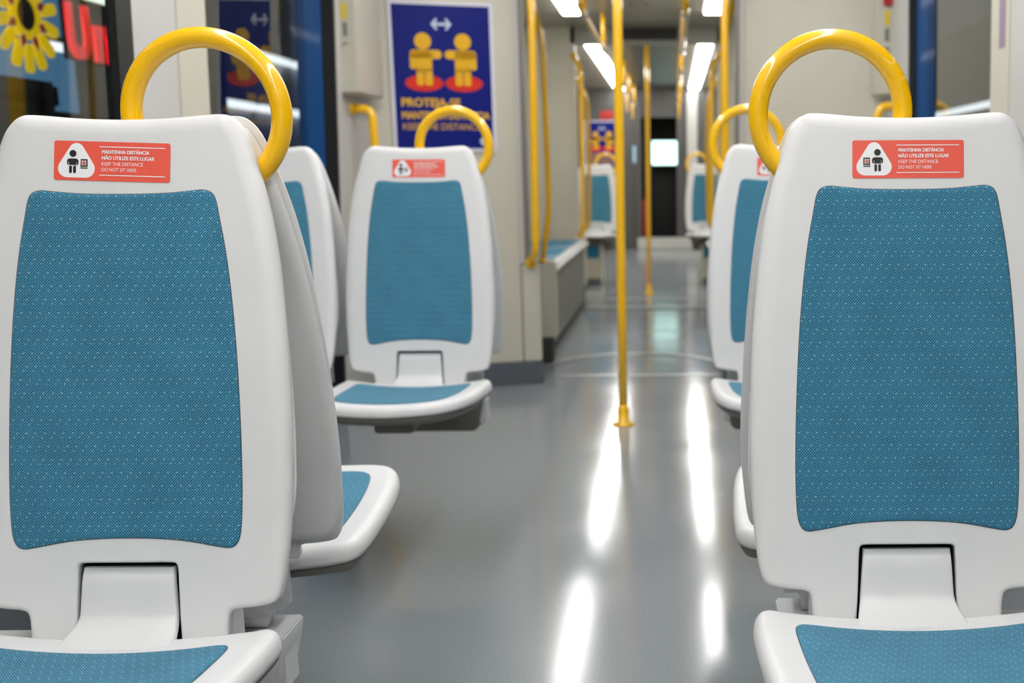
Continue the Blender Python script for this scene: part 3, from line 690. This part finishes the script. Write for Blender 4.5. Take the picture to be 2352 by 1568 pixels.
# ------------------------------------------------------------------ wall fittings
def control_box(s, y0, label):
    t = empty('control_box', (s*1.155, y0, 1.375)); tag(t, label, 'control box', 'door control boxes')
    box('case', -.045, .045, 0, .40 if s < 0 else .14, 0, .62, 'beige', t, .006)
    box('warning_label', -.012, .012, -.003, -.0005, .30, .36, 'yellab', t, .001)
    box('keyhole_plate', -.010, .010, -.003, -.0005, .23, .285, 'grey', t, .001)
    lathe('lock', [(.001, 0), (.010, 0), (.010, .003), (.001, .003)], 'grey', t, 12, (0, -.006, .20))
    if s > 0: box('red_cap', -.02, .02, -.02, -.001, .30+.08, .52, 'redlab', t, .003)
control_box(-1, 4.72, 'slim beige control box on the wall left of the big poster')
control_box(1, 5.0, 'slim pale control box with red cap on the wall by the right door')
lb = wall_obj('side_label', 1, [(3.34, 3.40, 1.40, 1.95, -.0016, .0)], 'label'); tag(lb, 'upright lilac label strip on the pillar by the right door', 'label')

# ------------------------------------------------------------------ cab lights seen through the doorway
t = empty('lit_screen', (.085, 16.2, 1.15)); tag(t, 'bright white-green lit screen in the dark cab doorway', 'screen')
box('case', -.20, .20, 0, .03, -.02, .36, 'cab', t, .01); box('glowing_face', -.185, .185, -.004, -.0005, 0, .34, 'screen', t, .001)
t = empty('cab_screen', (-.30, 15.195, 1.17)); tag(t, 'dim blue lit panel left of the dark cab doorway', 'screen')
box('case', -.05, .05, -.012, .004, -.01, .24, 'cab', t, .004); box('glowing_face', -.042, .042, -.016, -.0125, 0, .23, 'screenb', t, .001)
ex = empty('fire_extinguisher', (-.19, 15.42, .05)); tag(ex, 'dim red cylinder standing inside the cab doorway', 'extinguisher')
lathe('cylinder', [(.001, .1), (.055, .1), (.06, .12), (.06, .52), (.045, .58), (.02, .62), (.001, .62)], 'redlab', ex); tube('handle', [(0, 0, .62), (0, -.02, .66), (0, -.09, .67)], .012, 'rubber', ex)

# ------------------------------------------------------------------ shop front outside the left window
SX = -2.75; q = (abs(SX)+.205)/2.405
sy = lambda y: y*q
sz = lambda z: 1.04+(z-1.04)*q
panel = box('shop_hoarding', SX-.30, SX-.26, sy(3.2), sy(4.95), .2, 2.6, 'shopblue', None, .004); tag(panel, 'pale blue shop panel behind the yellow flower emblem', 'panel')
pan2 = box('shop_hoarding', SX-.30, SX-.26, sy(4.96), sy(6.6), .2, 2.6, 'shopgrey', None, .004); tag(pan2, 'dull grey shop panel behind the red sign letters', 'panel')
em = empty('flower_emblem', (SX, sy(4.235), sz(1.63))); tag(em, 'yellow flower shaped emblem with dark centre and red points outside the window', 'emblem')
EM = lambda d: (lambda a, b: Vector((d, a, b)))
R = .212*q
def ext(name, polys, m, d0, d1, parent):
    v, f = [], []
    for p in polys:
        b = len(v); n = len(p); v += [Vector((d0, x, y)) for x, y in p]+[Vector((d1, x, y)) for x, y in p]
        for tt in tessellate_polygon([[Vector((x, y, 0)) for x, y in p]]): f.append(tuple(b+n+i for i in tt)); f.append(tuple(b+i for i in tt))
        for i in range(n): f.append((b+i, b+(i+1) % n, b+n+(i+1) % n, b+n+i))
    return from_py(name, v, f, m, parent)
rotp = lambda pts, a: [(x*math.cos(a)-y*math.sin(a), x*math.sin(a)+y*math.cos(a)) for x, y in pts]
ext('centre', [circ(0, 0, R*.30, 24)], 'shopdark', -.012, .004, em)
ringp = [];
for i in range(24):
    a0, a1 = 2*pi*i/24, 2*pi*(i+1)/24
    ringp.append([(R*.28*math.cos(a0), R*.28*math.sin(a0)), (R*.44*math.cos(a0), R*.44*math.sin(a0)), (R*.44*math.cos(a1), R*.44*math.sin(a1)), (R*.28*math.cos(a1), R*.28*math.sin(a1))])
ext('ring', ringp, 'signyel', -.01, .008, em)
for i in range(14):
    a = 2*pi*(i+.5)/14
    ext('petal', [rotp(rrect(R*.50, R*1.0, -R*.105, R*.105, R*.09), a)], 'signyel', -.01, .006, em)
for i in range(8):
    a = 2*pi*(i+.5)/8
    ext('red_point_edge', [rotp([(R*.36, 0), (R*.46, -R*.10), (R*.66, 0), (R*.46, R*.10)], a)], 'signpink', .006, .009, em)
    ext('red_point', [rotp([(R*.38, 0), (R*.46, -R*.075), (R*.63, 0), (R*.46, R*.075)], a)], 'signdark', .009, .012, em)
sg = empty('shop_sign', (SX, sy(4.515), sz(1.515))); tag(sg, 'red letters Uni of a shop sign outside the left window', 'sign')
box('backing', -.03, -.012, .0, .56, -.02, .29, 'shopdark', sg, .004)
xx = 0
for ch, wd in (('U', .165*q), ('n', .155*q), ('i', .05*q)):
    v, f, w0 = text_geo(ch, .035, .0); kx = wd/w0; hh = .205*q
    V = [Vector((.012, xx+p[0]*kx, p[1]*hh)) for p in v]
    lo = from_py('letter', V+[Vector((-.005, a.y, a.z)) for a in V], [tuple(z) for z in f]+[tuple(i+len(V) for i in z) for z in f], 'signred', sg)
    xx += wd+.035*q
st = empty('display_stand', (SX+.1, sy(4.1), -.7)); tag(st, 'dark low display stand outside under the flower emblem', 'stand')
box('body', -.15, .15, -.5, .50, .0, 2.02, 'shopdark', st, .02); box('top', -.17, .17, -.62, -.1, 2.02, 2.14, 'shopdark', st, .02); box('yellow_edge', .15, .16, .38, .44, 1.2, 1.9, 'yellab', st, .004)
def tube_lamp(x, y0, y1, z, label, m='tube', group='station tube lamps'):
    t = empty('tube_lamp', (x, y0, z)); tag(t, label, 'lamp', group)
    box('housing', -.03, .03, 0, y1-y0, .022, .045, 'house', t, .006); box('wall_arm', -.01, SX-.262-x, .08, .12, .024, .044, 'house', t, .002)
    tube('glass_tube', [(0, .02, 0), (0, (y1-y0)/2, 0), (0, y1-y0-.02, 0)], .020, m, t, 12)
tube_lamp(-2.66, 5.52, 5.90, 1.905, 'greenish tube lamp above the red sign letters', 'tubeg')
tube_lamp(-2.82, 5.42, 5.66, 1.66, 'pale tube lamp just left of the red letter U')
def wall_lamp(s, y0, y1, z, label):
    t = empty('tube_lamp', (s*5.1, y0, z)); tag(t, label, 'lamp', 'station tube lamps')
    box('housing', -s*.09, 0, 0, y1-y0, .05, .10, 'house', t, .006); box('bracket', -s*.02, 0, .1, y1-y0-.1, -.03, .05, 'house', t, .004)
    tube('glass_tube', [(-s*.06, .02, 0), (-s*.06, (y1-y0)/2, 0), (-s*.06, y1-y0-.02, 0)], .045, 'tube', t, 12)
for i, (y0, y1) in enumerate(((14.2, 15.5), (15.65, 17.1))): wall_lamp(-1, y0, y1, 2.53, '%s tube lamp of the upper row seen through the left door' % ('nearer', 'farther')[i])
for i, (y0, y1) in enumerate(((12.9, 14.1), (14.25, 15.9), (16.05, 17.3))): wall_lamp(-1, y0, y1, 1.87, '%s tube lamp of the lower row seen through the left door' % ('first', 'second', 'third')[i])
for i in range(4): wall_lamp(1, 16.75+i*1.25, 17.9+i*1.25, 2.04, '%s tube lamp of the row seen through the right door' % ('first', 'second', 'third', 'fourth')[i])
